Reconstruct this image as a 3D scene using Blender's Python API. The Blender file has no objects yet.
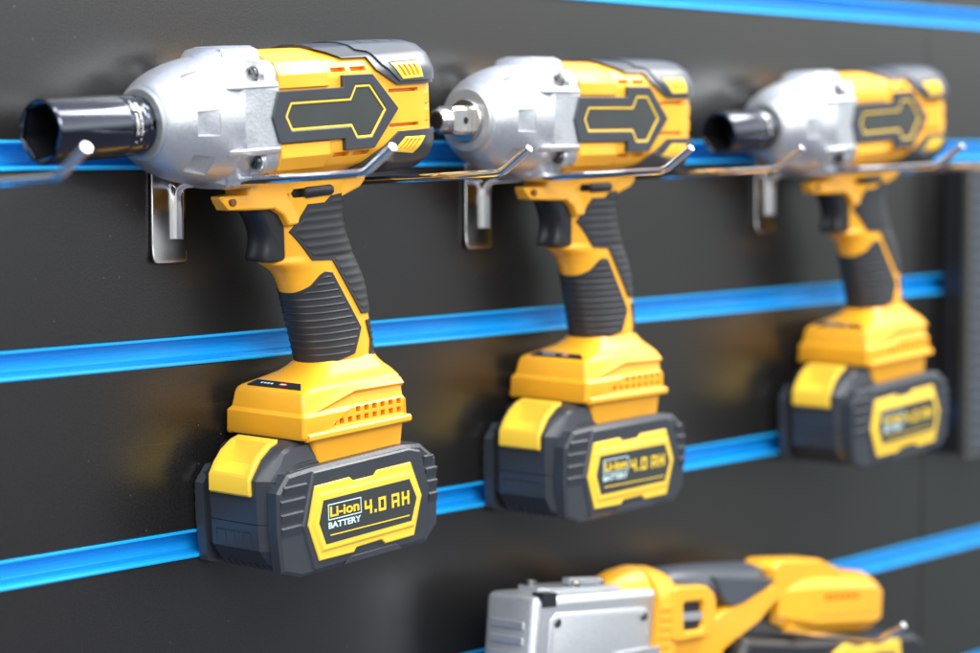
import bpy, bmesh, math, random
from mathutils import Vector, Matrix
random.seed(4)
S = 0.001                                   # everything below is written in millimetres
scene = bpy.context.scene
col = scene.collection

# ------------------------------------------------------------------ materials
def nt_mat(name):
    m = bpy.data.materials.new(name); m.use_nodes = True
    nt = m.node_tree; b = nt.nodes['Principled BSDF']
    return m, nt, b
def mat(name, base, rough=.4, metal=0., spec=.5, bevel=.6, grain=0., grain_scale=900., var=0., var_scale=25., rough_var=0., coat=0.):
    m, nt, b = nt_mat(name)
    N, Lk = nt.nodes, nt.links
    b.inputs['Base Color'].default_value = (*base, 1); b.inputs['Roughness'].default_value = rough
    b.inputs['Metallic'].default_value = metal; b.inputs['Specular IOR Level'].default_value = spec
    b.inputs['Coat Weight'].default_value = coat; b.inputs['Coat Roughness'].default_value = .15
    tc = N.new('ShaderNodeTexCoord')
    nrm = None
    if bevel:
        bv = N.new('ShaderNodeBevel'); bv.samples = 4; bv.inputs['Radius'].default_value = bevel*S; nrm = bv.outputs['Normal']
    if grain:
        n = N.new('ShaderNodeTexNoise'); n.inputs['Scale'].default_value = grain_scale; n.inputs['Detail'].default_value = 2
        Lk.new(tc.outputs['Object'], n.inputs['Vector'])
        bp = N.new('ShaderNodeBump'); bp.inputs['Strength'].default_value = grain; bp.inputs['Distance'].default_value = .0004
        Lk.new(n.outputs['Fac'], bp.inputs['Height'])
        if nrm: Lk.new(nrm, bp.inputs['Normal'])
        nrm = bp.outputs['Normal']
    if nrm: Lk.new(nrm, b.inputs['Normal'])
    if var:
        n = N.new('ShaderNodeTexNoise'); n.inputs['Scale'].default_value = var_scale; n.inputs['Detail'].default_value = 5
        Lk.new(tc.outputs['Object'], n.inputs['Vector'])
        mx = N.new('ShaderNodeMix'); mx.data_type = 'RGBA'
        mx.inputs[6].default_value = (*[c*(1-var) for c in base], 1); mx.inputs[7].default_value = (*[min(1, c*(1+var)) for c in base], 1)
        Lk.new(n.outputs['Fac'], mx.inputs[0]); Lk.new(mx.outputs[2], b.inputs['Base Color'])
        if rough_var:
            mr = N.new('ShaderNodeMapRange'); mr.inputs[3].default_value = rough-rough_var; mr.inputs[4].default_value = rough+rough_var
            Lk.new(n.outputs['Fac'], mr.inputs[0]); Lk.new(mr.outputs[0], b.inputs['Roughness'])
    return m

YEL = mat('yellow_plastic', (.93, .428, .022), .35, grain=.12, grain_scale=1100, var=.06, var_scale=60, rough_var=.07, bevel=.9)
YEL2 = mat('lemon_yellow_plastic', (.92, .60, .055), .34, grain=.12, grain_scale=1100, var=.06, rough_var=.05, bevel=.7)
YEL_SHADE = mat('shaded_yellow_plastic', (.80, .31, .012), .45, grain=.04, bevel=.5)  # darker orange paints the shade inside the yellow vents
DARK = mat('charcoal_plastic', (.036, .041, .050), .33, grain=.20, grain_scale=1300, var=.14, rough_var=.06, bevel=.35)
DARK2 = mat('grey_plastic', (.058, .068, .084), .38, grain=.12, grain_scale=1300, var=.10, rough_var=.05, bevel=.8)
RUB = mat('black_rubber', (.022, .024, .028), .50, grain=.2, grain_scale=1400, var=.12, rough_var=.06, bevel=.6)
BLK = mat('black_plastic', (.012, .013, .016), .38, grain=.05, var=.1, bevel=.5)
INSET = mat('satin_black_inset', (.044, .049, .048), .24, grain=.10, grain_scale=1500, var=.1, rough_var=.05, bevel=.4)
SIL = mat('cast_silver', (.575, .595, .625), .37, metal=.75, grain=.38, grain_scale=560, var=.11, var_scale=380, rough_var=.08, bevel=.5)
SIL2 = mat('grey_cast_metal', (.46, .48, .50), .50, metal=.7, grain=.2, grain_scale=700, var=.06, var_scale=300, bevel=.6)
CHR = mat('chrome', (.86, .86, .87), .07, metal=1., var=.03, rough_var=.03, bevel=.4)
PLATE = mat('polished_plate', (.90, .89, .87), .17, metal=1., var=.05, rough_var=.06, bevel=.4)
SOC = mat('black_chrome', (.085, .092, .112), .12, metal=1., var=.10, var_scale=60, rough_var=.05, grain=.03, bevel=.7)
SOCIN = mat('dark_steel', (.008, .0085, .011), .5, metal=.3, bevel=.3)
STEEL = mat('bright_steel', (.72, .71, .69), .22, metal=1., var=.06, rough_var=.05, bevel=.8)
SCREW = mat('screw_steel', (.20, .195, .19), .26, metal=1., var=.1, bevel=.3)
WHT = mat('pale_print', (.62, .80, .80), .5, bevel=0)
YPR = mat('yellow_print', (.88, .60, .03), .5, bevel=0)
RED = mat('red_print', (.40, .03, .02), .5, bevel=0)
BLUE = mat('blue_anodised', (.014, .45, .95), .24, metal=.08, var=.06, var_scale=40, rough_var=.04, bevel=.4)
OLIVE = mat('olive_edge', (.05, .05, .042), .5, bevel=.5)

def streak(m, sc3, lo, hi):
    nt = m.node_tree; N, Lk = nt.nodes, nt.links; b = N['Principled BSDF']
    tc = N.new('ShaderNodeTexCoord'); mp = N.new('ShaderNodeMapping'); mp.inputs['Scale'].default_value = sc3
    n = N.new('ShaderNodeTexNoise'); n.inputs['Scale'].default_value = 1; n.inputs['Detail'].default_value = 6; n.inputs['Roughness'].default_value = .65
    Lk.new(tc.outputs['Object'], mp.inputs[0]); Lk.new(mp.outputs[0], n.inputs['Vector'])
    mr = N.new('ShaderNodeMapRange'); mr.inputs[1].default_value = .3; mr.inputs[2].default_value = .7; mr.inputs[3].default_value = lo; mr.inputs[4].default_value = hi
    Lk.new(n.outputs['Fac'], mr.inputs[0]); Lk.new(mr.outputs[0], b.inputs['Roughness'])
streak(BLUE, (14, 300, 900), .14, .42)
def wall_material():
    m, nt, b = nt_mat('dark_laminate'); N, Lk = nt.nodes, nt.links
    tc = N.new('ShaderNodeTexCoord')
    n1 = N.new('ShaderNodeTexNoise'); n1.inputs['Scale'].default_value = 5; n1.inputs['Detail'].default_value = 6
    n2 = N.new('ShaderNodeTexNoise'); n2.inputs['Scale'].default_value = 760; n2.inputs['Detail'].default_value = 3
    v = N.new('ShaderNodeTexVoronoi'); v.inputs['Scale'].default_value = 150
    for x in (n1, n2, v): Lk.new(tc.outputs['Object'], x.inputs['Vector'])
    cr = N.new('ShaderNodeValToRGB'); e = cr.color_ramp.elements
    e[0].position = .30; e[0].color = (.005, .0047, .0045, 1); e[1].position = .72; e[1].color = (.017, .0162, .0155, 1)
    ad = N.new('ShaderNodeMath'); ad.operation = 'MULTIPLY_ADD'; ad.inputs[1].default_value = 1.1
    sc_ = N.new('ShaderNodeMath'); sc_.operation = 'MULTIPLY'; sc_.inputs[1].default_value = -.1
    Lk.new(n1.outputs['Fac'], sc_.inputs[0]); Lk.new(n2.outputs['Fac'], ad.inputs[0]); Lk.new(sc_.outputs[0], ad.inputs[2])
    Lk.new(ad.outputs[0], cr.inputs['Fac'])
    # fine dust: only some voronoi cells carry a speck
    lt = N.new('ShaderNodeMath'); lt.operation = 'LESS_THAN'; lt.inputs[1].default_value = .055
    Lk.new(v.outputs['Distance'], lt.inputs[0])
    sx = N.new('ShaderNodeSeparateColor'); Lk.new(v.outputs['Color'], sx.inputs[0])
    g = N.new('ShaderNodeMath'); g.operation = 'GREATER_THAN'; g.inputs[1].default_value = .72; Lk.new(sx.outputs[0], g.inputs[0])
    ml = N.new('ShaderNodeMath'); ml.operation = 'MULTIPLY'; Lk.new(lt.outputs[0], ml.inputs[0]); Lk.new(g.outputs[0], ml.inputs[1])
    mp = N.new('ShaderNodeMapping'); mp.inputs['Scale'].default_value = (3.0, 1, 260); mp.inputs['Rotation'].default_value = (0, .12, 0)
    ns = N.new('ShaderNodeTexNoise'); ns.inputs['Scale'].default_value = 1.6; ns.inputs['Detail'].default_value = 3
    Lk.new(tc.outputs['Object'], mp.inputs[0]); Lk.new(mp.outputs[0], ns.inputs['Vector'])
    sm = N.new('ShaderNodeMapRange'); sm.inputs[1].default_value = .70; sm.inputs[2].default_value = .80; Lk.new(ns.outputs['Fac'], sm.inputs[0])
    m2 = N.new('ShaderNodeMath'); m2.operation = 'MULTIPLY'; Lk.new(ml.outputs[0], m2.inputs[0]); Lk.new(sx.outputs[1], m2.inputs[1])
    mx = N.new('ShaderNodeMix'); mx.data_type = 'RGBA'; mx.inputs[7].default_value = (.20, .195, .18, 1)
    m3 = N.new('ShaderNodeMath'); m3.operation = 'MULTIPLY_ADD'; m3.inputs[1].default_value = .10; m3.use_clamp = True; Lk.new(sm.outputs[0], m3.inputs[0]); Lk.new(m2.outputs[0], m3.inputs[2])
    Lk.new(m3.outputs[0], mx.inputs[0]); Lk.new(cr.outputs[0], mx.inputs[6]); Lk.new(mx.outputs[2], b.inputs['Base Color'])
    mr = N.new('ShaderNodeMapRange'); mr.inputs[3].default_value = .26; mr.inputs[4].default_value = .33
    Lk.new(n1.outputs['Fac'], mr.inputs[0]); Lk.new(mr.outputs[0], b.inputs['Roughness'])
    bp = N.new('ShaderNodeBump'); bp.inputs['Strength'].default_value = .20; bp.inputs['Distance'].default_value = .0004
    Lk.new(n2.outputs['Fac'], bp.inputs['Height']); Lk.new(bp.outputs[0], b.inputs['Normal'])
    b.inputs['Specular IOR Level'].default_value = .80
    return m
WALL = wall_material()

# ------------------------------------------------------------------ mesh helpers
# local frame of a tool: x = along the body (rear +), y = away from the viewer (v is towards the viewer, y = -v), z = up
def P(u, v, w): return Vector((u*S, -v*S, w*S))
def fin(bm):
    bmesh.ops.remove_doubles(bm, verts=bm.verts, dist=1e-7)
    bmesh.ops.recalc_face_normals(bm, faces=bm.faces)
    me = bpy.data.meshes.new('m'); bm.to_mesh(me); bm.free(); return me
def add_loft(bm, rings, cap=True):
    R = [[bm.verts.new(p) for p in r] for r in rings]; n = len(R[0])
    for a, b in zip(R, R[1:]):
        for i in range(n):
            bm.faces.new((a[i], a[(i+1) % n], b[(i+1) % n], b[i]))
    if cap:
        bm.faces.new(R[0]); bm.faces.new(list(reversed(R[-1])))
def loft(rings, cap=True):
    bm = bmesh.new(); add_loft(bm, rings, cap); return fin(bm)
def add_prism(bm, poly, v0, v1, inset0=0., inset1=0.):
    """(u,w) outline extruded along v"""
    add_loft(bm, [[P(u, v0, w) for u, w in poly], [P(u, v1, w) for u, w in poly]])
def prism(poly, v0, v1):
    bm = bmesh.new(); add_prism(bm, poly, v0, v1); return fin(bm)
def add_box(bm, u0, u1, v0, v1, w0, w1):
    add_prism(bm, [(u0, w0), (u1, w0), (u1, w1), (u0, w1)], v0, v1)
def box(*a):
    bm = bmesh.new(); add_box(bm, *a); return fin(bm)
def add_cyl_v(bm, u, w, r, v0, v1, n=20):
    add_prism(bm, [(u+r*math.cos(2*math.pi*i/n), w+r*math.sin(2*math.pi*i/n)) for i in range(n)], v0, v1)
def add_lathe_u(bm, prof, cv=0., cw=0., n=64, cap=True):
    """profile of (u, r) turned about the u axis"""
    add_loft(bm, [[P(u, cv+r*math.cos(2*math.pi*i/n), cw+r*math.sin(2*math.pi*i/n)) for i in range(n)] for u, r in prof], cap)
def lathe_u(prof, cv=0., cw=0., n=64):
    bm = bmesh.new(); add_lathe_u(bm, prof, cv, cw, n); return fin(bm)
def superell(a0, a1, hv, n, w, cnt=56):
    """ring in the (u,v) plane at height w"""
    c, h = (a0+a1)/2, (a1-a0)/2; out = []
    for i in range(cnt):
        t = 2*math.pi*i/cnt; ct, st = math.cos(t), math.sin(t)
        out.append((c+h*math.copysign(abs(ct)**(2/n), ct), hv*math.copysign(abs(st)**(2/n), st), w))
    return out
def tmp(me):
    o = bpy.data.objects.new('tmp', me); col.objects.link(o); return o
def boolean(a, *ops, selfx=False):
    """a, then (operation, mesh) pairs; returns a new mesh"""
    oa = tmp(a); others = []
    for op, me in ops:
        ob = tmp(me); others.append(ob)
        md = oa.modifiers.new('b', 'BOOLEAN'); md.operation = op; md.object = ob; md.solver = 'EXACT'; md.use_self = selfx
    bpy.context.view_layer.update()
    dg = bpy.context.evaluated_depsgraph_get()
    me = bpy.data.meshes.new_from_object(oa.evaluated_get(dg))
    for o in [oa]+others: bpy.data.objects.remove(o)
    me.materials.clear()
    return me
def join(*meshes):
    bm = bmesh.new()
    for me in meshes: bm.from_mesh(me)
    me = bpy.data.meshes.new('m'); bm.to_mesh(me); bm.free(); return me
def obj(name, me, material, parent=None, angle=34, bevel=0.):
    if isinstance(me, bmesh.types.BMesh): me = fin(me)
    me.name = name
    me.materials.clear(); me.materials.append(material)
    for p in me.polygons: p.use_smooth = True
    me.set_sharp_from_angle(angle=math.radians(angle))
    o = bpy.data.objects.new(name, me); col.objects.link(o)
    if parent: o.parent = parent
    if bevel:
        md = o.modifiers.new('bevel', 'BEVEL'); md.width = bevel*S; md.segments = 3; md.limit_method = 'ANGLE'; md.angle_limit = math.radians(35); md.use_clamp_overlap = True
    return o
def empty(name, label, cat, mw=None, group=None):
    o = bpy.data.objects.new(name, None); col.objects.link(o); o.empty_display_size = .02
    if mw: o.matrix_world = mw
    o['label'] = label; o['category'] = cat
    if group: o['group'] = group
    return o
def children(o): return [c for c in bpy.data.objects if c.parent == o]
def copy_tree(o, parent=None, skip=()):
    c = o.copy(); col.objects.link(c); c.parent = parent
    for ch in children(o):
        if ch.name.split('.')[0] not in skip: copy_tree(ch, c)
    return c
def interp(tab, x):
    if x <= tab[0][0]: return tab[0][1:]
    for a, b in zip(tab, tab[1:]):
        if x <= b[0]:
            t = (x-a[0])/(b[0]-a[0]); return tuple(p+(q-p)*t for p, q in zip(a[1:], b[1:]))
    return tab[-1][1:]
def ray_poly(poly, th):
    """radius at angle th of a star-shaped closed polygon of (v,w)"""
    d = (math.cos(th), math.sin(th)); best = 0
    for a, b in zip(poly, poly[1:]+poly[:1]):
        ex, ey = b[0]-a[0], b[1]-a[1]; den = d[0]*ey-d[1]*ex
        if abs(den) < 1e-9: continue
        t = (a[0]*ey-a[1]*ex)/den; s = (a[0]*d[1]-a[1]*d[0])/den
        if t > 0 and -1e-6 <= s <= 1+1e-6: best = max(best, t)
    return best
def sym4(q):
    """quarter outline (v>=0, w>=0, from the v axis to the w axis) mirrored to a closed outline"""
    top = q + [(-v, w) for v, w in reversed(q) if v > 1e-6]
    return top + [(v, -w) for v, w in reversed(top) if w > 1e-6]

# ------------------------------------------------------------------ the cordless wrench
NA = 112
ANG = [2*math.pi*(i+.5)/NA for i in range(NA)]
BODY_Q = [(34.6, 0), (34.6, 24.2), (28.5, 33.2), (18, 38.8), (8, 40.6), (0, 40.8)]
BODY = sym4(BODY_Q)
REAR = [(-32, 1, 1), (95, 1, 1), (103.5, .985, .995), (109.5, .93, .985), (114.5, .84, .965), (119, .70, .93), (122, .52, .88), (123.5, .34, .82)]
def body_loft(off, u0, grow=0.):
    rings = []
    us = [u0, 20, 60, 90] + [r[0] for r in REAR[1:]]
    for u in us:
        sv, sw = interp(REAR, u); r_ = []
        for t in ANG:
            r = ray_poly(BODY, t)
            n = Vector((math.cos(t)/34.6**1, math.sin(t)/40.8)); n.normalize()
            r_.append(P(u+(off*.9 if u > 108.5 else 0), (r*math.cos(t)+off*n.x)*sv, (r*math.sin(t)+off*n.y)*sw))
        rings.append(r_)
    return loft(rings)
# handle: w, front u, rear u, half thickness
HAND = [(-170, 21, 76, 17), (-160, 19, 76, 17), (-145, 14.8, 74.6, 16.6), (-132, 11, 73.6, 16.4), (-118, 7, 71.6, 16.2), (-110, 4.2, 69.2, 16.2), (-105, 2.2, 66.8, 16.2), (-100, -1.2, 64, 16.2),
        (-97, -6, 62.6, 16.2), (-94.5, -11.4, 61.2, 16), (-92, -12.4, 60, 15.8), (-91, -6, 59.6, 16), (-86, -6, 57.2, 16.2), (-76, -6, 53, 16.2), (-66, -6, 51, 16.2), (-58, -8, 52.6, 16.4), (-50, -11, 57, 16.6), (-40, -12, 64, 16.8)]
HAND.sort()
def handle_loft(off, w0, w1, step, fn=None, n=2.7):
    rings = []; k = int((w1-w0)/step)
    for i in range(k+1):
        w = w0+(w1-w0)*i/k; a, b, hv = interp(HAND, w)
        d = off+(fn(w) if fn else 0)
        rings.append([P(*p) for p in superell(a-d, b+d, hv+d, n, w)])
    return loft(rings)
def inset(poly, d):
    """shrink an outline (either winding) by d"""
    area = sum(a[0]*b[1]-b[0]*a[1] for a, b in zip(poly, poly[1:]+poly[:1]))
    s = 1 if area > 0 else -1; n = len(poly); out = []
    for i in range(n):
        p0, p1, p2 = poly[i-1], poly[i], poly[(i+1) % n]
        e1 = Vector((p1[0]-p0[0], p1[1]-p0[1])).normalized(); e2 = Vector((p2[0]-p1[0], p2[1]-p1[1])).normalized()
        n1 = Vector((-e1.y, e1.x))*s; n2 = Vector((-e2.y, e2.x))*s
        b = n1+n2
        if b.length < 1e-6: b = n1.copy()
        b.normalize(); k = d/max(.35, b.dot(n1)); out.append((p1[0]+b.x*k, p1[1]+b.y*k))
    return out
def mir(poly): return [(u, -w) for u, w in poly]

def text_mesh(txt, size, width, u, w, v, bold=0., h=.15):
    cu = bpy.data.curves.new('t', 'FONT'); cu.body = txt; cu.size = size*S; cu.extrude = h*S; cu.offset = bold*S
    o = bpy.data.objects.new('t', cu); col.objects.link(o); bpy.context.view_layer.update()
    me = bpy.data.meshes.new_from_object(o.evaluated_get(bpy.context.evaluated_depsgraph_get()))
    bpy.data.objects.remove(o)
    xs = [p.co.x for p in me.vertices]; ys = [p.co.y for p in me.vertices]
    k = width*S/(max(xs)-min(xs)); ky = size*S/(max(ys)-min(ys))
    x0, y0 = min(xs), min(ys)
    me.transform(Matrix(((k, 0, 0, u*S-x0*k), (0, 0, -1, -v*S), (0, ky, 0, w*S-y0*ky), (0, 0, 0, 1))))
    return me

def phillips(bm, u, v, w, r):
    """pan-head screw whose cross faces the nose (-u)"""
    add_lathe_u(bm, [(u+3, r*.55), (u+2.0, r), (u+.6, r*.97), (u, r*.72)], v, w, 20)
def make_wrench():
    root = empty('impact_wrench', '', 'impact wrench')
    # ---- silver gear housing
    prof = [(-101, 15.6), (-108.6, 15.6), (-110, 16.6), (-110.2, 20.6), (-109.2, 23.4), (-106.5, 25.8), (-103, 28.2), (-98, 31), (-92, 33.5), (-84, 35.9), (-76, 37.7), (-68, 39.1), (-61, 40.0)]
    flq = [(36.2, 0), (36.2, 18.8), (31.5, 21), (25.5, 27.5), (20.5, 32), (19.6, 36.0), (17, 41.6), (9, 42.9), (0, 43.1)]
    FL = sym4(flq); FL2 = sym4([(36.3, 0), (36.3, 19.0), (35.2, 21.5), (34.6, 27), (31.5, 32.2), (26.5, 34.6), (21, 35.2), (18.2, 41.2), (9, 42.9), (0, 43.1)])
    def kx(u): return 1-.075*min(1, max(0, (u+106)/44))
    rings = [[P(u, kx(u)*r*math.cos(t), r*math.sin(t)-.8) for t in ANG] for u, r in prof]
    for u, k in ((-59.0, 0), (-57.6, 1), (-47, 1), (-40.4, 1), (-39.6, 2), (-29.2, 2)):
        r_ = []
        for t in ANG:
            rf = ray_poly(FL2 if k == 2 else FL, t); rd = 40.3*math.hypot(.925*math.cos(t), math.sin(t))
            r = rd if k == 0 else rf
            r = min(r, rd+.3) if k == 0 else r
            r_.append(P(u, r*math.cos(t), r*math.sin(t)-.4*(k == 0)))
        rings.append(r_)
    house = loft(rings)
    ex = bmesh.new()
    # shoulders over the dome, top and bottom
    for s in (1, -1):
        lo = [(-15, 39), (15, 39)]
        def ring(u, hv, top, bot): return [P(u, -hv, s*bot), P(u, -hv*.92, s*(top-2.5)), P(u, -hv*.6, s*top), P(u, hv*.6, s*top), P(u, hv*.92, s*(top-2.5)), P(u, hv, s*bot)]
        add_loft(ex, [ring(-70, 9, 38.0, 34), ring(-60, 17, 42.2, 33), ring(-52, 19.8, 43.6, 30), ring(-29.4, 20.2, 43.7, 30)])
    # rims under the screw pockets
    for sv in (1, -1):
        for sw in (1, -1):
            add_loft(ex, [[P(u, sv*v, sw*w) for v, w in ((28, 18.2), (o_-.6, 18.2), (o_, 18.9), (o_-.4, 21.0), (o_-2, 22.4), (28, 22.4))] for u, o_ in ((-69, 32.4), (-62, 35.6), (-57, 37.0), (-33, 37.0), (-29.6, 36.6))])
    # screw bosses and the ramps in front of them
    for sv in (1, -1):
        for sw in (1, -1):
            add_lathe_u(ex, [(-42.5, 6.0), (-42.0, 6.4), (-29.3, 6.6)], sv*27.3, sw*26.6, 28)
    # raised pads on the dome
    def dome_r(u):
        return interp([(p[0], p[1]) for p in prof[3:]] + [(-59, 40.2)], u)[0]
    pk = bmesh.new()
    for base in (0, math.pi):
        for dt in (-46, 0, 46):
            t = base+math.radians(dt); u = -85.5; r = dome_r(u)
            c0 = P(u, kx(u)*r*math.cos(t), r*math.sin(t)-.8)
            er = P(0, math.cos(t), math.sin(t)).normalized(); et = P(0, -math.sin(t), math.cos(t)).normalized()
            n = (er*math.cos(math.radians(23))+Vector((-1, 0, 0))*math.sin(math.radians(23))).normalized(); sl_ = et.cross(n).normalized()
            q = [(-7.6, -7.0), (7.6, -7.6), (7.6, 7.6), (-7.6, 7.0)]
            add_loft(pk, [[c0+(sl_*a_+et*b_)*S*k+n*h*S for a_, b_ in q] for h, k in ((-2.5, 1), (3, 1.04))])
    house = boolean(house, ('DIFFERENCE', fin(pk)))
    g = obj('gear_housing', join(house, fin(ex)), SIL, root, 30)
    ring_ = obj('nose_ring', lathe_u([(-109.5, 15.0), (-111.2, 15.2), (-111.6, 16.2), (-111.6, 21.3), (-110.4, 22.6), (-109.5, 22.6)], 0, -.8, 64), SIL2, g)
    for sv in (1, -1):
        for sw in (1, -1):
            b = bmesh.new(); phillips(b, -44.9, sv*27.3, sw*26.6, 4.9)
            c = bmesh.new(); add_box(c, -46, -43.2, sv*27.3-3.1, sv*27.3+3.1, sw*26.6-.75, sw*26.6+.75)
            c2 = bmesh.new(); add_box(c2, -46, -43.2, sv*27.3-.75, sv*27.3+.75, sw*26.6-3.1, sw*26.6+3.1)
            obj('screw', boolean(fin(b), ('DIFFERENCE', fin(c)), ('DIFFERENCE', fin(c2))), SCREW, g)
    # ---- yellow motor housing
    body = body_loft(0, -29)
    cut = bmesh.new()
    for sw in (1, -1):
        for s in (1, -1):
            for a, b in ((19.5, 33), (37, 51.5)):
                add_box(cut, a, b, s*28, s*40, *( (25.2, 27.8) if sw > 0 else (-27.8, -25.2)))
            add_box(cut, 70, 98, s*30, s*40, *((10.2, 12.4) if sw > 0 else (-12, -9.8)))
    body = boolean(body, ('DIFFERENCE', fin(cut)))
    rb = bmesh.new()
    for s in (1, -1):
        for sw in (1, -1):
            def rr(u, k, du): return [P(u+du*a, s*v*k+s*(1-k)*30, sw*w) for v, w, a in ((30, 16.3, 0), (36.4, 17.2, 0), (36.6, 25.4, .2), (31.5, 33.4, 1), (24, 33.4, 1))]
            add_loft(rb, [rr(-29.1, 1, 0), rr(13, 1, -5.5), rr(17.5, .62, -5.5)])
            # thin raised frame lines beside the rear slots
            add_box(rb, 97, 109, s*26, s*33.6, sw*2.0, sw*9.2)
    obj('motor_housing', join(body, fin(rb)), YEL, root, 30)
    # ---- side panels
    po = [(-36.6, 0), (-31, 15.6), (26.3, 15.6), (26.3, 23.2), (53, 23.2), (76.5, 0), (53, -23.8), (26.3, -23.8), (26.3, -16.4), (-31, -16.4)]
    pi_ = [(-25.5, 0), (-20.5, 8.6), (32, 8.6), (37, 16.6), (50.5, 16.6), (65, 0), (51, -17), (37, -17), (32, -9.2), (-20.5, -9.2)]
    for s in (1, -1):
        a = boolean(prism(po, s*33, s*37.6), ('DIFFERENCE', prism(pi_, s*36.4, s*40)))
        p_ = obj('side_panel', a, DARK, root, bevel=.5)
        t = boolean(prism(inset(pi_, .1), s*35.8, s*37.2), ('DIFFERENCE', prism(inset(pi_, 1.55), s*35, s*40)))
        obj('trim_line', t, YEL2, p_)
        obj('panel_inset', prism(inset(pi_, 1.6), s*35.6, s*36.75), INSET, p_, bevel=.35)
    # ---- rear bumpers
    shell = lambda: body_loft(2.1, 0)
    up = [(17, 60), (18, 39.8), (25, 37.6), (32, 33.6), (54.5, 33.6), (58, 25.4), (77, 15.2), (140, 15.2), (140, 60)]
    dn = [(38, -60), (43, -37.4), (56, -28.2), (78, -14.8), (140, -14.4), (140, -60)]
    vu = [(71, 29.4), (97.5, 30), (101, 19.0), (81, 18.4)]
    vd = [(70.5, -27.6), (83, -18.4), (102.5, -18.8), (92, -30)]
    for poly, vp, sg in ((up, vu, 1), (dn, vd, -1)):
        cuts = bmesh.new()
        if sg > 0:
            for uc in (62, 80, 97):
                add_box(cuts, uc, uc+1.3, -22, 22, 41.4, 46)
        ops = [('INTERSECT', prism(poly, -60, 60)), ('DIFFERENCE', prism(vp, -60, 60))]
        if sg > 0: ops.append(('DIFFERENCE', fin(cuts)))
        bp_ = obj('rear_bumper', boolean(shell(), *ops), DARK, root, 30)
        if sg > 0:
            cap = [(48, 60), (51, 38.6), (59, 37.2), (64.5, 28.5), (79, 17.2), (140, 17.2), (140, 60)]
            cuts = bmesh.new()
            for uc in (66, 83, 99): add_box(cuts, uc, uc+1.2, -20, 20, 42.2, 47)
            obj('bumper_cap', boolean(body_loft(3.0, 0), ('INTERSECT', prism(cap, -60, 60)), ('DIFFERENCE', prism(vp, -60, 60)), ('DIFFERENCE', fin(cuts))), DARK2, bp_, 30)  # lighter grey here paints the light on the upward faces
        slots = bmesh.new()
        for i in range(4):
            t0 = .17+.19*i; lerp = lambda a, b, t: (a[0]+(b[0]-a[0])*t, a[1]+(b[1]-a[1])*t)
            tp = (vp[0], vp[1]) if sg > 0 else (vp[1], vp[2]); bt = (vp[3], vp[2]) if sg > 0 else (vp[0], vp[3])
            q = [lerp(lerp(*tp, t0), lerp(*bt, t0), .18), lerp(lerp(*tp, t0+.095), lerp(*bt, t0+.095), .18), lerp(lerp(*tp, t0+.095), lerp(*bt, t0+.095), .82), lerp(lerp(*tp, t0), lerp(*bt, t0), .82)]
            for s in (1, -1): add_prism(slots, q, s*25, s*60)
        core = bmesh.new(); add_prism(core, inset(vp, -.3), -24, 24)
        vm = boolean(body_loft(3.5 if sg > 0 else 2.7, 0), ('INTERSECT', prism(inset(vp, .15), -60, 60)), ('DIFFERENCE', fin(slots)))
        vent = obj('vent', vm, YEL2, bp_)
        # louvre floor: yellow plastic in shade, painted as orange
        fl = boolean(body_loft(1.2, 0), ('INTERSECT', prism(inset(vp, .3), -60, 60)))
        obj('vent_floor', fl, YEL_SHADE, bp_)
    # ---- handle
    hd = handle_loft(0, -168, -42, 1.5)
    blk = [(-34, -40), (-34, -48.2), (-44, -48.2), (-51.8, -48.3), (-52, -50), (-46, -57.2), (-34, -58), (-22, -58.4), (-16, -58.6), (-8.5, -63), (-4, -70), (10, -70), (30, -60), (62, -50.5), (67, -46), (68, -38)]
    bk = bmesh.new()
    n_ = 6
    for hv in (0,):
        def nar(u, v): return v*(1 if u > -22 else max(.3, 1-(-22-u)/26*.62))
    add_loft(bk, [[P(u, nar(u, v), w) for u, w in inset(blk, d)] for v, d in ((-15.2, 1.6), (-14.4, .5), (-13, 0), (13, 0), (14.4, .5), (15.2, 1.6))])
    def mkslot():
      slot = bmesh.new()
      for s in (1, -1):
        add_prism(slot, [(1.5, -47.2), (30, -46.8), (32, -49.5), (30, -52.4), (1.5, -52.8), (-.5, -50)], s*13.2, s*20)
      return fin(slot)
    bkm = boolean(fin(bk), ('DIFFERENCE', mkslot())); hd = boolean(hd, ('DIFFERENCE', mkslot()))
    h = obj('handle', join(hd, bkm), YEL, root, 34)
    for s in (1, -1):
        b = bmesh.new(); add_cyl_v(b, -44.5, -52.2, 2.3, s*4, s*8.6, 18)
        obj('handle_screw', b, mat('rust_steel', (.30, .13, .05), .4, metal=.8), h)
    def rib(period, hi, duty):
        def f(w):
            x = (w % period)/period
            return hi*max(0, math.sin(math.pi*min(1, x/duty))) if x < duty else 0
        return f
    upad = [(12, -57.3), (-1.2, -74.2), (14.2, -93.3), (32, -94.6), (57.5, -132), (66, -132.6), (100, -133), (100, -48), (54, -52), (33, -53.4), (27, -57.3)]
    lpad = [(20.5, -103.5), (25, -101.4), (31.4, -102.5), (56.6, -141), (49, -157), (28.5, -161), (7, -161.3), (-30, -159), (-30, -113), (-6, -115), (5, -114.4), (14, -109.6)]
    rpad = [(62.5, -137), (100, -137), (100, -166), (62, -165), (67, -150)]
    for poly, per, duty in ((upad, 5.4, .80), (lpad, 4.6, .34), (rpad, 4.6, .5)):
        flat = boolean(handle_loft(.9, -168, -44, 2), ('INTERSECT', prism(poly, -40, 40)))
        ribs = boolean(handle_loft(.55, -168, -44, .55, rib(per, .62 if per > 5 else .95, duty)), ('INTERSECT', prism(inset(poly, 2.6), -40, 40)))
        obj('grip_pad', join(flat, ribs), RUB, root, 40)
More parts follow.
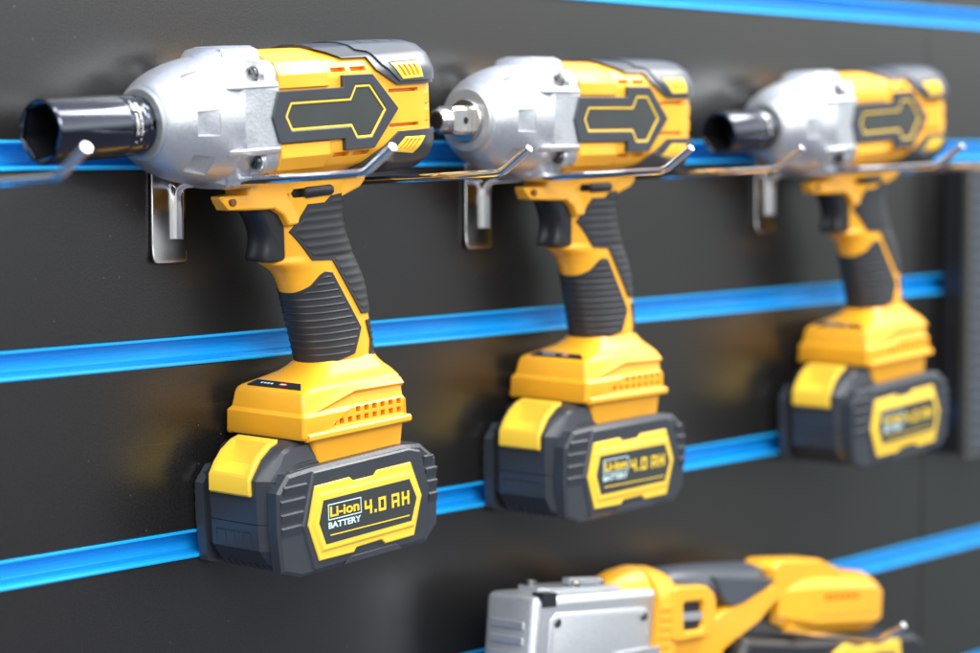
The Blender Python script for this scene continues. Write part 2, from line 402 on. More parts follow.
    # ---- trigger: concave front, rounded sides
    tr_front = [(-24.5, -58), (-24.5, -61), (-21.5, -66), (-18.9, -72), (-18.2, -78), (-19.2, -84), (-21.2, -89.2), (-20.5, -91.4)]
    trig = tr_front + [(-6, -91.6), (-4, -90), (-4, -60), (-8, -57)]
    b = bmesh.new()
    rr_ = []
    for v, d in ((-9.6, 3.0), (-8.8, 1.0), (-7, -.4), (0, -1.2), (7, -.4), (8.8, 1.0), (9.6, 3.0)):
        rr_.append([P(u+(d if u < -10 else 0), v*1.06, w) for u, w in trig])
    add_loft(b, rr_)
    obj('trigger', b, BLK, root, 40)
    # ---- direction switch
    b = bmesh.new(); add_prism(b, [(-1, -47), (30.5, -46.5), (32.5, -49.5), (30.5, -52.6), (-1, -53), (-2.5, -50)], -13.4, 13.4)
    sw = obj('switch_slot', b, SOCIN, root)
    b = bmesh.new()
    pill = [(10.5, -46.4), (32, -46.2), (34.6, -47.6), (34.8, -51.4), (32.4, -53.0), (10.5, -53.4), (8.4, -52), (8.2, -47.8)]
    add_loft(b, [[P(u, v, w) for u, w in inset(pill, d)] for v, d in ((-18.6, 1.3), (-18, .4), (-17, 0), (17, 0), (18, .4), (18.6, 1.3))])
    obj('direction_switch', b, BLK, root)
    # ---- foot
    def rrect(u0, u1, hv, r, w, n=6):
        out = []
        for cu, cv, a0 in ((u1-r, hv-r, 0), (u0+r, hv-r, 90), (u0+r, -hv+r, 180), (u1-r, -hv+r, 270)):
            for i in range(n+1):
                t = math.radians(a0+90*i/n); out.append(P(cu+r*math.cos(t), cv+r*math.sin(t), w))
        return out
    top = [rrect(*a) for a in ((20.5, 75, 15.4, 13, -158.6), (18, 76.4, 17.2, 14, -160.6), (15, 77.6, 18.8, 13.5, -163.4), (10, 79, 21.0, 12, -166.4), (3, 79.8, 24, 9, -169), (-3.5, 79, 27.2, 6.5, -171.2), (-9.8, 78.2, 29.8, 4, -173), (-12.6, 77.6, 31.0, 3.4, -174.6), (-14, 77.4, 31.6, 3.2, -177), (-15.6, 77.2, 33.4, 3.2, -186.5), (-17.6, 77.6, 35.8, 3, -189), (-18, 77.8, 36, 3, -201.6), (-17.2, 77.4, 35.2, 3, -203.4))]
    skirt = [rrect(*a) for a in ((-8, 77, 33, 3, -202), (-7.4, 77, 32.6, 3, -206), (-1, 76.8, 30.2, 3, -222), (-1, 76.8, 30.2, 3, -226))]
    cutv = bmesh.new()
    for s in (1, -1):
        add_prism(cutv, [(5.5, -198.2), (30, -185.6), (75.2, -187.0), (75.2, -198.2)], s*34.9, s*44)
        for i in range(6): add_box(cutv, 30.2+i*7.6, 34.2+i*7.6, s*30, s*44, -191.4, -188.0)
        for i in range(8): add_box(cutv, 15.0+i*7.6, 19.0+i*7.6, s*30, s*44, -197.0, -193.6)
        add_prism(cutv, [(8.4, -197.0), (11.6, -197.0), (11.6, -194.0)], s*30, s*44)
    fb = boolean(loft(top), ('DIFFERENCE', fin(cutv)), selfx=True)
    ft = bmesh.new()
    add_loft(ft, skirt)
    for s in (1, -1):
        add_loft(ft, [[P(u, s*v, w) for v, w in ((33, -204.6), (36.2, -204.4), (37.6, -203.2), (37.6, -200.6), (36.4, -199.4), (33, -199.4))] for u in (-15, 79.4)])
        # sloping shoulder from the handle down to the vent panel
        add_loft(ft, [[P(-12, s*30.0, -177.5), P(-12, s*34.0, -188.8), P(-8, s*28, -188.8)], [P(34, s*29.5, -171.6), P(31, s*34.2, -177.6), P(34, s*26, -186)], [P(77, s*30.2, -174.6), P(77, s*34.0, -178.6), P(77, s*26, -186)]])
        add_box(ft, 64, 68, s*29, s*31.6, -220.8, -219.4)
    foot = obj('foot', join(fb, fin(ft)), YEL, root, 27)
    # badge on the foot, in front of the handle
    bd = bmesh.new()
    n0 = Vector((-.52, 0, .85))
    def bp3(a, v, up): return P(-3.0+a*.96, v, -171.0+a*.27)+Vector((-.27, 0, .96))*up*S
    def badge(bm, pts, u0, u1): add_loft(bm, [[bp3(a, v, u0) for a, v in pts], [bp3(a, v, u1) for a, v in pts]])
    badge(bd, [(-7.4, -22), (.4, -20), (.4, 19), (-7.0, 26)], -1.5, .9)
    bg = obj('badge', bd, BLK, foot)
    bd = bmesh.new(); badge(bd, [(-3.5+1.9*math.cos(t), 7+3.6*math.sin(t)) for t in [2*math.pi*i/20 for i in range(20)]], .5, 1.0)
    obj('badge_mark', bd, RED, foot)
    bd = bmesh.new()
    for k in range(4): badge(bd, [(-4.4, -13+k*3), (-2.6, -13+k*3), (-2.6, -11.4+k*3), (-4.4, -11.4+k*3)], .5, 1.05)
    badge(bd, [(-4.0, 4.6), (-3.1, 4.6), (-3.1, 9.4), (-4.0, 9.4)], .9, 1.2)
    obj('badge_print', bd, WHT, foot)
    # ---- battery
    pc = [(-46.2, -270), (-47.3, -243), (-47.5, -225.5), (-38.5, -213.6), (-29.5, -207.2), (-20, -204.2), (-9, -203.4), (-3.5, -204), (-2.6, -206), (-2.4, -221.6), (90, -220.6), (98, -223), (101, -229), (101, -276), (94, -284), (60, -286), (-20, -286), (-36, -284.5)]
    def ringb(v, k, dz): return [P(u+k if u < -30 else (u-k*.6 if u > 95 else u), v, w-(dz if w > -215 else 0)+(dz*.2 if w < -280 else 0)) for u, w in pc]
    core = loft([ringb(-33, 6.6, 14), ringb(-30.6, 6.2, 13), ringb(-29, 5, 3.4), ringb(-26.8, 3.4, 1.2), ringb(-21, 0, 0), ringb(0, 0, 0), ringb(21, 0, 0), ringb(26.8, 3.4, 1.2), ringb(29, 5, 3.4), ringb(30.6, 6.2, 13), ringb(33, 6.6, 14)])
    ct = bmesh.new(); add_box(ct, -80, 130, -60, 60, -253.6, -253.1)
    ct2 = bmesh.new()
    for a, b_ in ((-17, 14),): 
        for x in (-17, -9, -1, 7, 14): add_box(ct2, -60, -46.0, x-.7, x+.7, -271, -259.5)
        add_box(ct2, -60, -46.0, -17, 14, -260.2, -258.8)
    ct3 = bmesh.new()
    for i in range(9): add_loft(ct3, [[P(u, -28+i*6.5+dv+(u+50)*.25, w) for dv in (0, 3)] + [P(u, -28+i*6.5+dv+(u+50)*.25, w-6) for dv in (3, 0)] for u, w in ((-51, -272), (-33, -283.6))])
    lpk = [(-22.5, -203.4), (-30, -205.6), (-38.5, -210.6), (-45.4, -216.8), (-53, -224.4), (-53, -236), (-38, -236), (-28, -224), (-22.5, -213)]
    core = boolean(core, ('DIFFERENCE', prism([(u, w+(2 if w > -216 else 0)) for u, w in lpk], -19.9, 17.3)), ('DIFFERENCE', fin(ct)), ('DIFFERENCE', fin(ct2)), ('DIFFERENCE', fin(ct3)), selfx=True)
    sd = bmesh.new()
    hexo = [(-36, -221.6), (-15, -220.2), (70, -218.6), (86.5, -220.4), (101, -231), (102.6, -250), (101, -276), (89.5, -286.6), (-27, -288), (-43.5, -282.6), (-46, -256), (-45.4, -232), (-42.4, -228.6)]
    for s in (1, -1):
        add_loft(sd, [[P(u, s*v, w) for u, w in inset(hexo, d)] for v, d in ((29.4, 0), (36.8, 0), (38.4, 2.2))])
        cen = [(-15, -222.2), (74, -221.0), (85, -224), (93, -251), (87, -284.6), (-17, -286), (-26, -256)]
        add_loft(sd, [[P(u, s*v, w) for u, w in inset(cen, d)] for v, d in ((37, 0), (38.6, .2), (39.6, 1.4))])
        for i in range(4):
            z = -228.5-8.5*i
            add_loft(sd, [[P(u, s*v, w) for v, w in ((36, z-8.1), (38.0, z-8.1), (39.9, z-.7), (38.8, z), (36, z))] for u in (-43.6+(0 if i else 3), -20.5-1.9*i)])
            add_loft(sd, [[P(u, s*v, w) for v, w in ((36, z-8.1), (38.0, z-8.1), (39.9, z-.7), (38.8, z), (36, z))] for u in (88.5+1.2*i, 100.4 if i else 97)])
        add_loft(sd, [[P(u, s*v, w) for u, w in ((10, -286.2), (15, -282.4), (58, -281.8), (63, -285.6))] for v in (39, 40.3)])
    bat = obj('battery', join(core, fin(sd)), DARK, root, 21)
    lp = [(-22.6, -203.0), (-30, -205.0), (-38.5, -210.2), (-45, -217), (-49.6, -224.2), (-50, -234.4), (-48.6, -235.8), (-38.2, -235.8), (-28.2, -224), (-22.7, -213)]
    b = bmesh.new(); add_loft(b, [[P(u, v, w) for u, w in inset(lp, d)] for v, d in ((-19.8, .9), (-19, 0), (16.4, 0), (17.2, .9))])
    sc1 = bmesh.new()
    add_prism(sc1, [(-27, -200), (-53, -200), (-48.3, -221.9), (-46.4, -223.2), (-33.6, -218.2), (-30, -209)], -15.8, 13.2)
    obj('latch', boolean(fin(b), ('DIFFERENCE', fin(sc1))), YEL2, bat, 34)
    lo = [(-14.7, -231.6), (16.5, -230.9), (19.6, -233.6), (39, -233.4), (42, -230.5), (73.8, -230.2), (83.6, -253.6), (75, -279.2), (47.5, -279.6), (44, -276.4), (20.8, -277.2), (18, -280), (-13, -279.8), (-21.8, -255.6)]
    li = [(-9.2, -241.4), (70.6, -240.6), (77.0, -254), (71.4, -268.6), (-8, -269.8), (-13.6, -255.3)]
    for s in (1,):
        b = bmesh.new(); add_loft(b, [[P(u, s*v, w) for u, w in inset(lo, d)] for v, d in ((38.5, 0), (40.3, 0), (40.9, .7))])
        add_loft(b, [[P(u, s*v, w) for u, w in inset(li, d)] for v, d in ((39, -5.0), (41.0, -4.6), (41.9, -3.2))])
        lf = obj('label_frame', b, YEL2, bat, 30)
        obj('label_plate', prism(li, s*40, s*42.05), INSET, bat)
    v_ = 42.15
    F = lambda u0, u1, w0, w1: box(u0, u1, v_-.2, v_+.12, w0, w1)
    frame = [F(-5.6, 24.6, -245.4, -244.8), F(-5.6, 24.6, -255.0, -254.4), F(-5.6, -5.0, -254.4, -245.4), F(24.0, 24.6, -254.4, -245.4)]
    obj('printed_words', join(*frame, text_mesh('BATTERY', 4.0, 29.4, -5.6, -260.4, v_, .1)), WHT, bat)
    glyph = {'4': [(0, 3.6, 1.7, 9), (0, 3.4, 7, 5.2), (4.9, 0, 6.7, 9)], '.': [(0, 0, 2, 2)],
             '0': [(0, 0, 1.8, 9), (5.1, 0, 6.9, 9), (1.8, 0, 5.1, 1.7), (1.8, 7.3, 5.1, 9)],
             'A': [(0, 0, 1.9, 4.6), (5.2, 0, 7.1, 9), (0, 7.3, 5.2, 9), (1.9, 3.0, 5.2, 4.6), (0, 4.6, 1.1, 7.3)],
             'H': [(0, 0, 1.9, 9), (5.2, 0, 7.1, 9), (1.9, 3.7, 5.2, 5.4)]}
    bars = [F(-4.2, 69.6, -265.0, -264.3)]
    for ch, u in (('4', 27.6), ('.', 36.6), ('0', 40.6), ('A', 53.0), ('H', 62.6)):
        for a, b_, c_, d in glyph[ch]: bars.append(F(u+a, u+c_, -257.0+b_, -257.0+d))
    obj('printed_words', join(*bars, text_mesh('Li-ion', 6.6, 26.4, -3.9, -253.2, v_, .16)), YPR, bat)
    return root

def make_socket(root):
    prof = [(-160, 10), (-184, 15.8), (-185.6, 16.4), (-186.4, 17.6), (-186.2, 18.5), (-185, 19.2), (-133, 19.0), (-132.4, 18.9), (-132.0, 17.9), (-130.9, 17.9), (-130.5, 18.4), (-129.5, 18.5), (-121, 18.4), (-120.2, 17.2), (-118.4, 17.0), (-117.4, 17.8), (-115.8, 17.9), (-114.8, 16.9), (-111.4, 16.8), (-110.4, 17.8), (-105, 17.8), (-103.6, 17.0), (-103.6, 8)]
    m = lathe_u([(-140, 13.0)] + prof[1:], 0, -.6, 72)
    hx = bmesh.new()
    add_loft(hx, [[P(u, r*math.cos(math.radians(60*i+12)), r*math.sin(math.radians(60*i+12))-.6) for i in range(6)] for u, r in ((-200, 17.3), (-150, 17.3))])
    hole = bmesh.new(); add_cyl_v(hole, -113.1, -.4, 2.5, 10, 30)
    body = boolean(lathe_u(prof[2:], 0, -.6, 72), ('DIFFERENCE', fin(hx)), ('DIFFERENCE', fin(hole)))
    s = obj('socket', body, SOC, root, 30)
    # inside wall of the hexagon
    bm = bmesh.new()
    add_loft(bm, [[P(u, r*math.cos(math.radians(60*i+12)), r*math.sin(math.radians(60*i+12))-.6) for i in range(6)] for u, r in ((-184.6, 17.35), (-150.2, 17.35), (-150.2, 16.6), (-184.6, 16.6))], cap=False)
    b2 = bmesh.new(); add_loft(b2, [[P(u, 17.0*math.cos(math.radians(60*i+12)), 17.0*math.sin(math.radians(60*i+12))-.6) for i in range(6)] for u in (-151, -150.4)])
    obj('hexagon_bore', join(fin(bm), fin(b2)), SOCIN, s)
    b = bmesh.new(); add_cyl_v(b, -113.1, -.4, 2.4, 9.6, 10.6); obj('pin_hole', b, SOCIN, s)
    # worn stamping, too small to read
    b = bmesh.new()
    for row, (uu, n_) in enumerate(((-127.8, 17), (-124.6, 15))):
        for i in range(n_):
            if random.random() < .18: continue
            t = math.radians(-30+i*5.2+row*4); dt = math.radians(1.3+random.random()*1.2); r0, r1 = 17.6, 18.62
            l = .6+random.random()*.6
            add_loft(b, [[P(u, r*math.cos(tt), r*math.sin(tt)-.6) for tt, r in ((t-dt, r0), (t+dt, r0), (t+dt, r1), (t-dt, r1))] for u in (uu-l, uu+l)])
    obj('worn_stamping', b, STEEL, s)
    return s
def make_anvil(root):
    b = bmesh.new()
    add_lathe_u(b, [(-104, 15), (-112.6, 15), (-113.4, 14.2), (-113.4, 9)], 0, -.8, 40)
    sq = lambda u, h: [P(u, a*h, b_*h-.8) for a, b_ in ((1, .78), (.78, 1), (-.78, 1), (-1, .78), (-1, -.78), (-.78, -1), (.78, -1), (1, -.78))]
    add_loft(b, [sq(-112, 9.6), sq(-131, 9.6), sq(-133.5, 8.4)])
    add_lathe_u(b, [(-132.5, 8.2), (-140.5, 8.2), (-142.6, 6.6)], 0, -.8, 32)
    a = obj('anvil', b, STEEL, root, 30)
    b = bmesh.new(); add_cyl_v(b, -122.5, -.8, 2.4, 9.2, 9.9); obj('detent_pin', b, SOCIN, a)
    b = bmesh.new(); add_lathe_u(b, [(-142.3, 5.2), (-142.9, 5.0)], 0, -.8, 24); obj('end_dimple', b, SOCIN, a)

def pose(x, y, z, ty, tp, tr):
    ty, tp, tr = map(math.radians, (ty, tp, tr))
    cu = Vector((math.cos(ty), -math.sin(ty), 0)); cv = Vector((-math.sin(ty), -math.cos(ty), 0)); cw = Vector((0, 0, 1))
    u = cu*math.cos(tp)+cw*math.sin(tp); w = cw*math.cos(tp)-cu*math.sin(tp)
    w3 = w*math.cos(tr)+cv*math.sin(tr); v3 = cv*math.cos(tr)-w*math.sin(tr)
    m = Matrix((u, -v3, w3)).transposed().to_4x4(); m.translation = Vector((x, y, z))*S
    return m
t1 = make_wrench()
t2 = copy_tree(t1); t3 = copy_tree(t1)
make_anvil(t2)
s1 = make_socket(t1); s3 = copy_tree(s1, t3)
s3.scale = (.80, .90, .90); s3.location = (-103*S*.20, 0, 0)      # a shorter, slimmer socket
for t, ps, lb in ((t1, (1149.3, -44.5, 16.4, 1.87, 3.5, .92), 'nearest yellow impact wrench in sharp focus, with a dark chrome socket on its nose'),
                  (t2, (1453.6, -43.8, 15.8, .53, .64, .80), 'middle yellow impact wrench with a bare square steel drive and no socket'),
                  (t3, (1832.0, -46.4, 16.0, 3.2, 3.3, .22), 'farthest yellow impact wrench, blurred, with a black socket, beside the dark ribbed case')):
    t.matrix_world = pose(*ps); t['label'] = lb; t['category'] = 'impact wrench'; t['group'] = 'impact wrenches hung in a row on hooks'

# ------------------------------------------------------------------ the slat wall  (world frame: x along the wall, y = -distance from it)
def W_(x, d, z): return Vector((x*S, -d*S, z*S))
def wbox(bm, x0, x1, d0, d1, z0, z1):
    add_loft(bm, [[W_(x, d, z) for x, z in ((x0, z0), (x1, z0), (x1, z1), (x0, z1))] for d in (d0, d1)])
RB = [-637.5, -513.8, -390.2, -266.4, -142.4, -18.6, 105.6, 229.5]; RH = 18.2
XL, XM, XR = -900, 2063, 4200
wall = empty('display_wall', 'dark grey slat wall with bright blue metal channels, behind all the tools', 'display wall')
edges = [-900] + [e for b in RB for e in (b, b+RH)] + [300]
for i in range(0, len(edges), 2):
    for x0, x1 in ((XL, XM-.9), (XM+.9, XR)):
        b = bmesh.new(); wbox(b, x0, x1, -16, 0, edges[i]+.15, edges[i+1]-.15)
        obj('board', b, WALL, wall, bevel=.6)
b = bmesh.new(); wbox(b, XL, XR, -30, -22, -900, 300); obj('backing', b, BLK, wall)
b = bmesh.new(); wbox(b, XM-.8, XM+.8, -15, -.5, -900, 300)
for zb in RB:
    prof = [(0, 0), (1.0, .0), (1.3, .9), (1.0, 2.3), (-1.5, 2.6), (-11.2, 4.2), (-11.6, 5.0), (-11.6, 15.4), (-11.0, 16.2), (0, 16.3), (1.2, 16.5), (1.2, 18.0), (.6, 18.2), (-13.5, 18.2), (-13.5, 0)]
    # lips lie over the board edges by a hair
    b = bmesh.new(); xs = (XL+2, XM-.6) ; add_loft(b, [[W_(x, d, zb+z) for d, z in prof] for x in xs])
    obj('channel', b, BLUE, wall, 25)
    b = bmesh.new(); xs = (XM+.2, XR-2); add_loft(b, [[W_(x, d, zb+z) for d, z in prof] for x in xs])
    obj('channel', b, BLUE, wall, 25)

# ------------------------------------------------------------------ hooks
def tube(pts, r, n=16):
    pts = [Vector(p) for p in pts]; bm = bmesh.new(); rings = []
    prev = None
    for i, p in enumerate(pts):
        t = ((pts[i]-pts[i-1]).normalized() if i else Vector()) + ((pts[i+1]-pts[i]).normalized() if i+1 < len(pts) else Vector())
        t.normalize()
        if prev is None: prev = t.orthogonal().normalized()
        a = (prev-t*prev.dot(t)).normalized(); prev = a; bb = t.cross(a)
        rings.append([p+(a*math.cos(2*math.pi*k/n)+bb*math.sin(2*math.pi*k/n))*r for k in range(n)])
    # rounded tip
    t = (pts[-1]-pts[-2]).normalized()
    rings.append([p+t*r*.12-(p-pts[-1])*.12 for p in rings[-1]])
    add_loft(bm, rings); return fin(bm)
def arc(p0, p1, p2, k=6):
    return [p0*(1-t)**2+p1*2*t*(1-t)+p2*t*t for t in [i/k for i in range(k+1)]]
def hook(x, z0, label, length=162., tip=(21.5, 15.5), drop=-8.):
    h = empty('display_hook', label, 'hook', Matrix.Translation(W_(x, 0, z0)), 'chrome hooks pushed into the blue channels')
    L = lambda xx, d, z: Vector((xx*S, -d*S, z*S))
    # face plate with rounded lower corners, bent back into the channel at the top
    b = bmesh.new()
    pl = [(-20.5, -43), (-19.6, -45), (-17.6, -45.8), (5.0, -45.8), (7.2, -45), (8.2, -43), (8.2, 15), (-20.5, 15)]
    def kick(z): return max(0, -33-z)**1.5*.035  # lower edge flared outward, shaped to catch the light
    pl = [(-20.5, -33), (-20.5, -36), (-20.5, -39.5)] + pl[0:6] + [(8.2, -39.5), (8.2, -36), (8.2, -33)] + pl[6:]
    add_loft(b, [[L(a, d+kick(z), z) for a, z in pl] for d in (.9, 2.8)])
    wb = [(-17, 14.2), (5, 14.2), (5, 17), (-17, 17)]
    add_loft(b, [[L(a, d, z) for a, z in wb] for d in (2.8, -8)])
    obj('plate', b, PLATE, h, bevel=.5)
    r = 2.7
    z1 = 3.0
    pts = [L(0, 5.6, -31)] + [L(0, 5.6, -20), L(0, 5.6, -8)] + arc(L(0, 5.6, -4), L(0, 5.6, z1), L(0, 15, z1+.5))[0:]
    pts += [L(0, 60, z1+3), L(0, 110, z1+5.6)]
    e = length; ze = z1+8.6
    pts += arc(L(0, e-6, ze-.4), L(0, e, ze), L(0, e+4.6, ze+3.6), 5)
    pts += [L(0, e+tip[0], ze+tip[1])]
    obj('prong', tube(pts, r*S), CHR, h)
    return h
HK = [(868.4, -31, 'chrome hook entering from the left edge, its tip in front of the dark socket'),
      (1105.1, -31, 'chrome hook under the silver nose of the nearest wrench, its mirror plate in view'),
      (1233.9, -32, 'chrome hook under the nearest wrench rear, tip in front of the middle wrench'),
      (1411.6, -32, 'chrome hook carrying the nose of the middle wrench, plate left of its trigger'),
      (1552.6, -32, 'chrome hook under the middle wrench rear, tip in front of the farthest wrench'),
      (1792.0, -31, 'blurred chrome hook carrying the nose of the farthest wrench, plate left of its trigger'),
      (1930.0, -31, 'chrome hook under the rear of the farthest wrench, running out at the right edge')]
for x, z, lb in HK: hook(x, z, lb)

# ------------------------------------------------------------------ ribbed case at the right edge
cs = empty('ribbed_case', 'dark case with a finely ribbed front, cut off by the right edge of the photo', 'tool case', Matrix.Translation(W_(2092, 0, -160)))
L = lambda xx, d, z: Vector((xx*S, -d*S, z*S))
b = bmesh.new(); add_loft(b, [[L(x, d, z) for x, z in ((0, -132), (240, -132), (240, 134), (0, 134))] for d in (1.5, 25)]); obj('shell', b, BLK, cs, bevel=1.5)
fo = [(-2, -136), (244, -136), (244, 138), (-2, 138)]; fi = [(5, -133.8), (236, -133.8), (236, 135.8), (5, 135.8)]
def pl3(q, d0, d1):
    bm = bmesh.new(); add_loft(bm, [[L(x, d, z) for x, z in q] for d in (d0, d1)]); return fin(bm)
b = boolean(pl3(fo, 23, 30), ('DIFFERENCE', pl3(fi, 20, 40)))
obj('edge_frame', b, OLIVE, cs, bevel=.8)
b = bmesh.new()
add_loft(b, [[L(x, d, z) for x, z in ((5.5, -134), (235.5, -134), (235.5, 136), (5.5, 136))] for d in (24, 26.5)])
for i in range(24):
    z = -128+i*11
    add_loft(b, [[L(x, d, zz) for d, zz in ((26, z), (29.2, z+1.2), (29.2, z+6), (26, z+7.2))] for x in (10, 231)])
obj('ribbed_front', b, DARK2, cs)

# ------------------------------------------------------------------ lower power tool
def lower_tool():
    root = empty('power_saw', 'blurred yellow power tool with square silver gear head, cut off by the bottom edge', 'power tool',
                 Matrix.Translation(W_(1376, 54, -319)) @ Matrix.Rotation(math.radians(5.8), 4, 'Y'))
    PP = P
    # silver gear head
    sq = [(0, -5), (1.5, -1.5), (5, 0), (146, .8), (148, -2), (148, -150), (0, -150)]
    b = bmesh.new(); add_loft(b, [[P(u, v, w) for u, w in inset(sq, d)] for v, d in ((-21, 6), (-19.8, 3), (-18, 1.2), (-15, 0), (20.4, 0), (23.4, 1.2), (25.2, 3), (26.2, 6))])
    add_loft(b, [[P(u, v, w) for u, v in ((24, -10), (30, -14), (124, -14), (136, -8), (136, 8), (124, 14), (30, 14), (24, 8))] for w in (-2, 3.4)])
    pn = [(22, -12), (132, -12), (138, -17), (138, -120), (132, -126), (22, -126), (16, -120), (16, -17)]
    add_loft(b, [[P(u, v, w) for u, w in inset(pn, d)] for v, d in ((25, 0), (26.6, .4), (27.4, 2.4))])
    add_loft(b, [[P(u, v, w) for u, w in ((98, -44), (150, -42), (150, -60), (96, -60))] for v in (25, 29.6)])
    for k in range(4): add_box(b, -1.4, 3, -13, 16, -24-k*11, -19-k*11)
    head = obj('gear_head', b, SIL, root, bevel=1.2)
    b = bmesh.new(); add_box(b, 6, 22, 17, 26.9, -7.5, 2.2); obj('corner_slot', b, BLK, head)
    for uu, vv in ((66, 8), (104, 2), (36, -8), (124, -6)):
        b = bmesh.new(); add_loft(b, [[P(uu+r*math.cos(t), vv+r*math.sin(t), w) for t in [2*math.pi*i/18 for i in range(18)]] for w, r in ((3, 5), (6, 5), (7.4, 3.8))]); obj('head_screw', b, SCREW, head)
    for uu, ww in ((24, -19), (130, -19)):
        b = bmesh.new(); add_cyl_v(b, uu, ww, 3.4, 26.5, 28.6, 16); obj('head_screw', b, SCREW, head, bevel=.5)
    b = bmesh.new(); add_loft(b, [[P(u, v, w) for u, v in ((60, 2), (92, 6), (94, 11), (90, 13), (60, 9))] for w in (4.4, 9.4)]); obj('lever', b, SIL2, head, bevel=.6)
    b = bmesh.new(); add_box(b, 10, 138, -18, 20, -164, -149); obj('sole', b, SIL2, head, bevel=1)
    # yellow collar with an arched top
    b = bmesh.new()
    def arch(u, top, hv, low): return [P(u, hv*math.cos(t), (top+10)*math.sin(t)-10) for t in [math.pi*i/16 for i in range(17)]] + [P(u, -hv, low), P(u, hv, low)]
    add_loft(b, [arch(106, 3, 12, -16), arch(114, 9.5, 17, -16), arch(128, 13.4, 21, -16), arch(147.5, 15.6, 24, -16)])
    add_loft(b, [arch(146.5, 15.4, 28.6, -150), arch(164, 14.6, 28.6, -150), arch(174, 12, 27.6, -150), arch(177.5, 8, 25, -150)])
    for i in range(7): add_box(b, 150, 163, 27, 29.8, -16-i*7, -12-i*7)
    obj('collar', b, YEL, root, 40)
    # switch bracket with a window
    fr = [(163, -1), (170, 1), (208, 1), (219, -5), (223, -12), (223, -31), (216, -38), (172, -40), (163, -38)]
    wn = [(180, -10.4), (203, -10), (206, -13), (207.5, -29), (204.5, -33), (184, -33.4), (181, -31), (178, -13)]
    a = boolean(prism(fr, -24, 29.5), ('DIFFERENCE', prism(wn, 25.6, 40)))
    br = obj('bracket', a, YEL, root, bevel=1.5)
    b = bmesh.new(); add_box(b, 179, 207, 25.8, 28, -25, -19); obj('window_bar', b, SIL2, br)
    obj('window_back', prism(inset(wn, .2), 25.4, 26.0), BLK, br)
    # yellow frame: front post, diagonal, rear
    b = bmesh.new()
    dg = [(160, -34), (205, -36), (222, -31), (246, -20), (290, -10), (316, -3), (313, 10), (322, 16), (386, 15.5), (420, 6), (420, -46), (344, -44), (345, -27), (336, -14), (318, -19), (297, -33), (250, -52), (236, -75), (236, -150), (160, -150)]
    add_loft(b, [[P(u, v, w) for u, w in inset(dg, d)] for v, d in ((-10, 2), (-7, 0), (19, 0), (22, 2))])
    obj('body_frame', b, YEL, root, 40)
    b = bmesh.new()
    add_loft(b, [[P(u, hv*math.cos(t), c_+hh*math.sin(t)) for t in [2*math.pi*i/28 for i in range(28)]] for u, c_, hh, hv in [(176, 1, 8, 14), (190, 0, 13, 19), (224, -2, 16, 21), (262, -3, 17, 21), (300, -1, 15, 19), (318, 2, 9, 14)]])
    add_loft(b, [[P(u, v, w) for u, w in inset([(228, 6), (318, 2), (304, -6), (272, -17), (258, -19), (244, -14)], d)] for v, d in ((-20, 2), (-17, 0), (20, 0), (22.6, 1.5))])
    obj('grip', b, DARK2, root, 40)
    obj('dark_filler', prism([(240, -60), (250, -50), (299, -32), (318, -20), (350, -20), (350, -60)], -14, 14), BLK, root, bevel=1)  # black filler added for the dark opening under the diagonal
    # motor end
    b = bmesh.new()
    def oc(u, sv, sw, c_): return [P(u, a*sv, c_+bb*sw) for a, bb in ((1, .5), (.8, .82), (.45, 1), (-.45, 1), (-.8, .82), (-1, .5), (-1, -.6), (-.7, -1), (.7, -1), (1, -.6))]
    add_loft(b, [oc(326, 21, 17, -18), oc(350, 26, 22, -19), oc(374, 29, 25.5, -20), (oc(466, 29, 25, -22.5)), oc(480, 27, 20, -24), oc(486, 19, 15, -25)])
    sl = bmesh.new()
    for i in range(6): add_box(sl, 384+i*9.6, 390.5+i*9.6, 22, 40, -18.6, -12.6)
    add_box(sl, 368, 474, 28.2, 40, -33, -30.5)
    obj('motor_end', boolean(fin(b), ('DIFFERENCE', fin(sl))), YEL, root, 30)
    # battery under the motor end
    b = bmesh.new()
    bt = [(254, -58), (264, -42), (345, -48), (488, -50.5), (530, -51), (546, -58), (546, -150), (250, -150)]
    add_loft(b, [[P(u, v, w) for u, w in inset(bt, d)] for v, d in ((-34, 4), (-30, 0), (30, 0), (35, 4))])
    bat = obj('battery', b, BLK, root, bevel=1.5)
    lab = [(391, -60), (409, -53), (430, -57), (441, -56.5), (460, -53), (497, -54), (506, -85), (497, -118), (391, -118), (383, -88)]
    obj('label_frame', prism(lab, 32, 37.6), YEL2, bat, bevel=1)
    obj('label_plate', prism(inset(lab, 10), 36, 37.9), INSET, bat)
    return root
lower_tool()
hk = hook(1709, -403, 'lowest chrome hook, its tip beside the yellow motor end of the power saw')

# ------------------------------------------------------------------ light
w = bpy.data.worlds.new('World'); scene.world = w; w.use_nodes = True
N, Lk = w.node_tree.nodes, w.node_tree.links
bg = N['Background']; tc = N.new('ShaderNodeTexCoord'); sx = N.new('ShaderNodeSeparateXYZ'); Lk.new(tc.outputs['Generated'], sx.inputs[0])
cr = N.new('ShaderNodeValToRGB'); mr = N.new('ShaderNodeMapRange'); mr.inputs[1].default_value = -1; mr.inputs[2].default_value = 1
Lk.new(sx.outputs['Z'], mr.inputs[0]); Lk.new(mr.outputs[0], cr.inputs['Fac'])
e = cr.color_ramp.elements
e[0].position = .0; e[0].color = (.22, .23, .30, 1); e[1].position = 1.; e[1].color = (.85, .9, .95, 1)
for p_, c_ in ((.36, (.20, .21, .28, 1)), (.475, (.14, .145, .18, 1)), (.55, (1.3, 1.35, 1.35, 1)), (.59, (2.3, 2.35, 2.4, 1)), (.72, (1.3, 1.35, 1.4, 1))):
    q = e.new(p_); q.color = c_
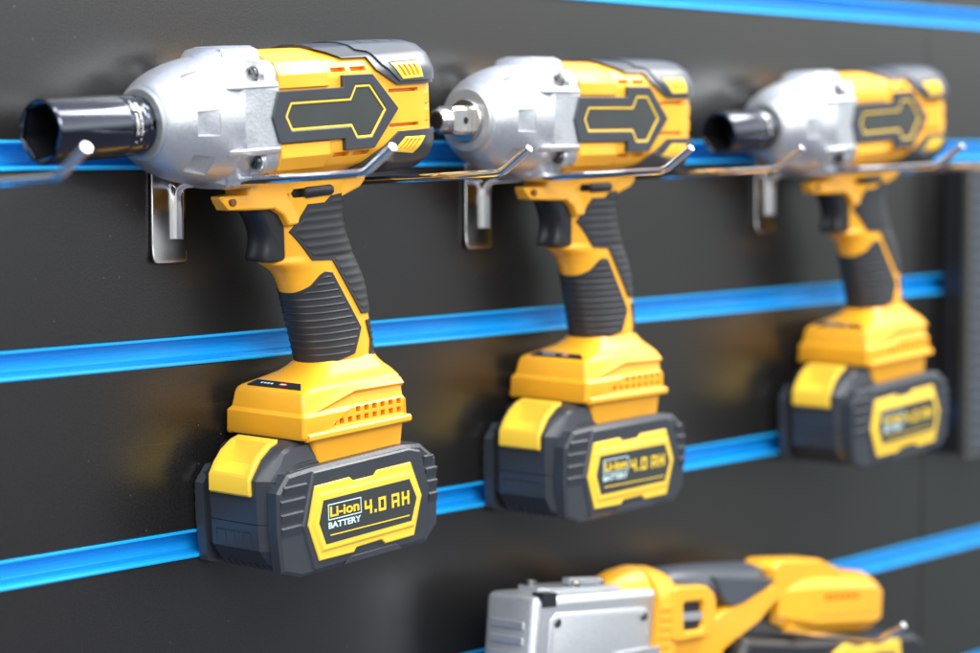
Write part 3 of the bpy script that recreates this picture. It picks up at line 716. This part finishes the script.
def mrange(src, a0, a1):
    n = N.new('ShaderNodeMapRange'); n.interpolation_type = 'SMOOTHSTEP'; n.inputs[1].default_value = a0; n.inputs[2].default_value = a1; Lk.new(src, n.inputs[0]); return n.outputs[0]
# added pale patch low in the world, lightens the wall's lower right
fa = N.new('ShaderNodeMath'); fa.operation = 'MULTIPLY'; Lk.new(mrange(sx.outputs['X'], .74, .90), fa.inputs[0]); Lk.new(mrange(sx.outputs['Z'], -.42, -.12), fa.inputs[1])
fb_ = N.new('ShaderNodeMath'); fb_.operation = 'MULTIPLY'; Lk.new(fa.outputs[0], fb_.inputs[0]); Lk.new(mrange(sx.outputs['Z'], .04, -.04), fb_.inputs[1])
wm = N.new('ShaderNodeMix'); wm.data_type = 'RGBA'; wm.inputs[7].default_value = (.42, .48, .45, 1); Lk.new(fb_.outputs[0], wm.inputs[0]); Lk.new(cr.outputs[0], wm.inputs[6])
Lk.new(wm.outputs[2], bg.inputs['Color']); bg.inputs['Strength'].default_value = 1.0
def area(name, loc, target, sx_, sy_, power, colr):
    ld = bpy.data.lights.new(name, 'AREA'); ld.shape = 'RECTANGLE'; ld.size = sx_; ld.size_y = sy_; ld.energy = power; ld.color = colr
    o = bpy.data.objects.new(name, ld); col.objects.link(o); o.location = loc
    o.rotation_euler = (Vector(target)-Vector(loc)).to_track_quat('-Z', 'Y').to_euler()
area('ceiling_lamp', (1.3, -.42, .95), (1.35, 0, -.2), 2.2, .25, 17, (1, .98, .95))
area('hall_lamp', (-.2, -2.5, 1.5), (1.3, 0, -.1), 1.6, 1.0, 52, (.93, .97, 1))

area('top_fill_lamp', (2.7, -.5, 1.25), (1.3, 0, 0), 1.2, .7, 34, (1, .98, .95))  # added fill, placed so the tool tops catch a highlight

# ------------------------------------------------------------------ camera
yaw, pit, rol = math.radians(51.04), math.radians(4.233), math.radians(.077)
fw = Vector((math.sin(yaw)*math.cos(pit), math.cos(yaw)*math.cos(pit), -math.sin(pit)))
r = Vector((math.cos(yaw), -math.sin(yaw), 0)); u = r.cross(fw)
r, u = r*math.cos(rol)+u*math.sin(rol), u*math.cos(rol)-r*math.sin(rol)
cd = bpy.data.cameras.new('Camera'); cam = bpy.data.objects.new('Camera', cd); col.objects.link(cam)
m = Matrix((r, u, -fw)).transposed().to_4x4(); m.translation = Vector((0, -1.150, 0)); cam.matrix_world = m
cd.sensor_width = 36; cd.lens = 2515/980*36; cd.clip_start = .05; cd.clip_end = 50
cd.dof.use_dof = True; cd.dof.focus_distance = 1.60; cd.dof.aperture_fstop = 3.9; cd.dof.aperture_blades = 9
scene.camera = cam
vs = scene.view_settings; vs.view_transform = 'Standard'; vs.look = 'None'; vs.gamma = 1; vs.exposure = .18; vs.use_curve_mapping = False
scene.render.engine = 'CYCLES'
scene.cycles.max_bounces = 8; scene.cycles.use_denoising = True
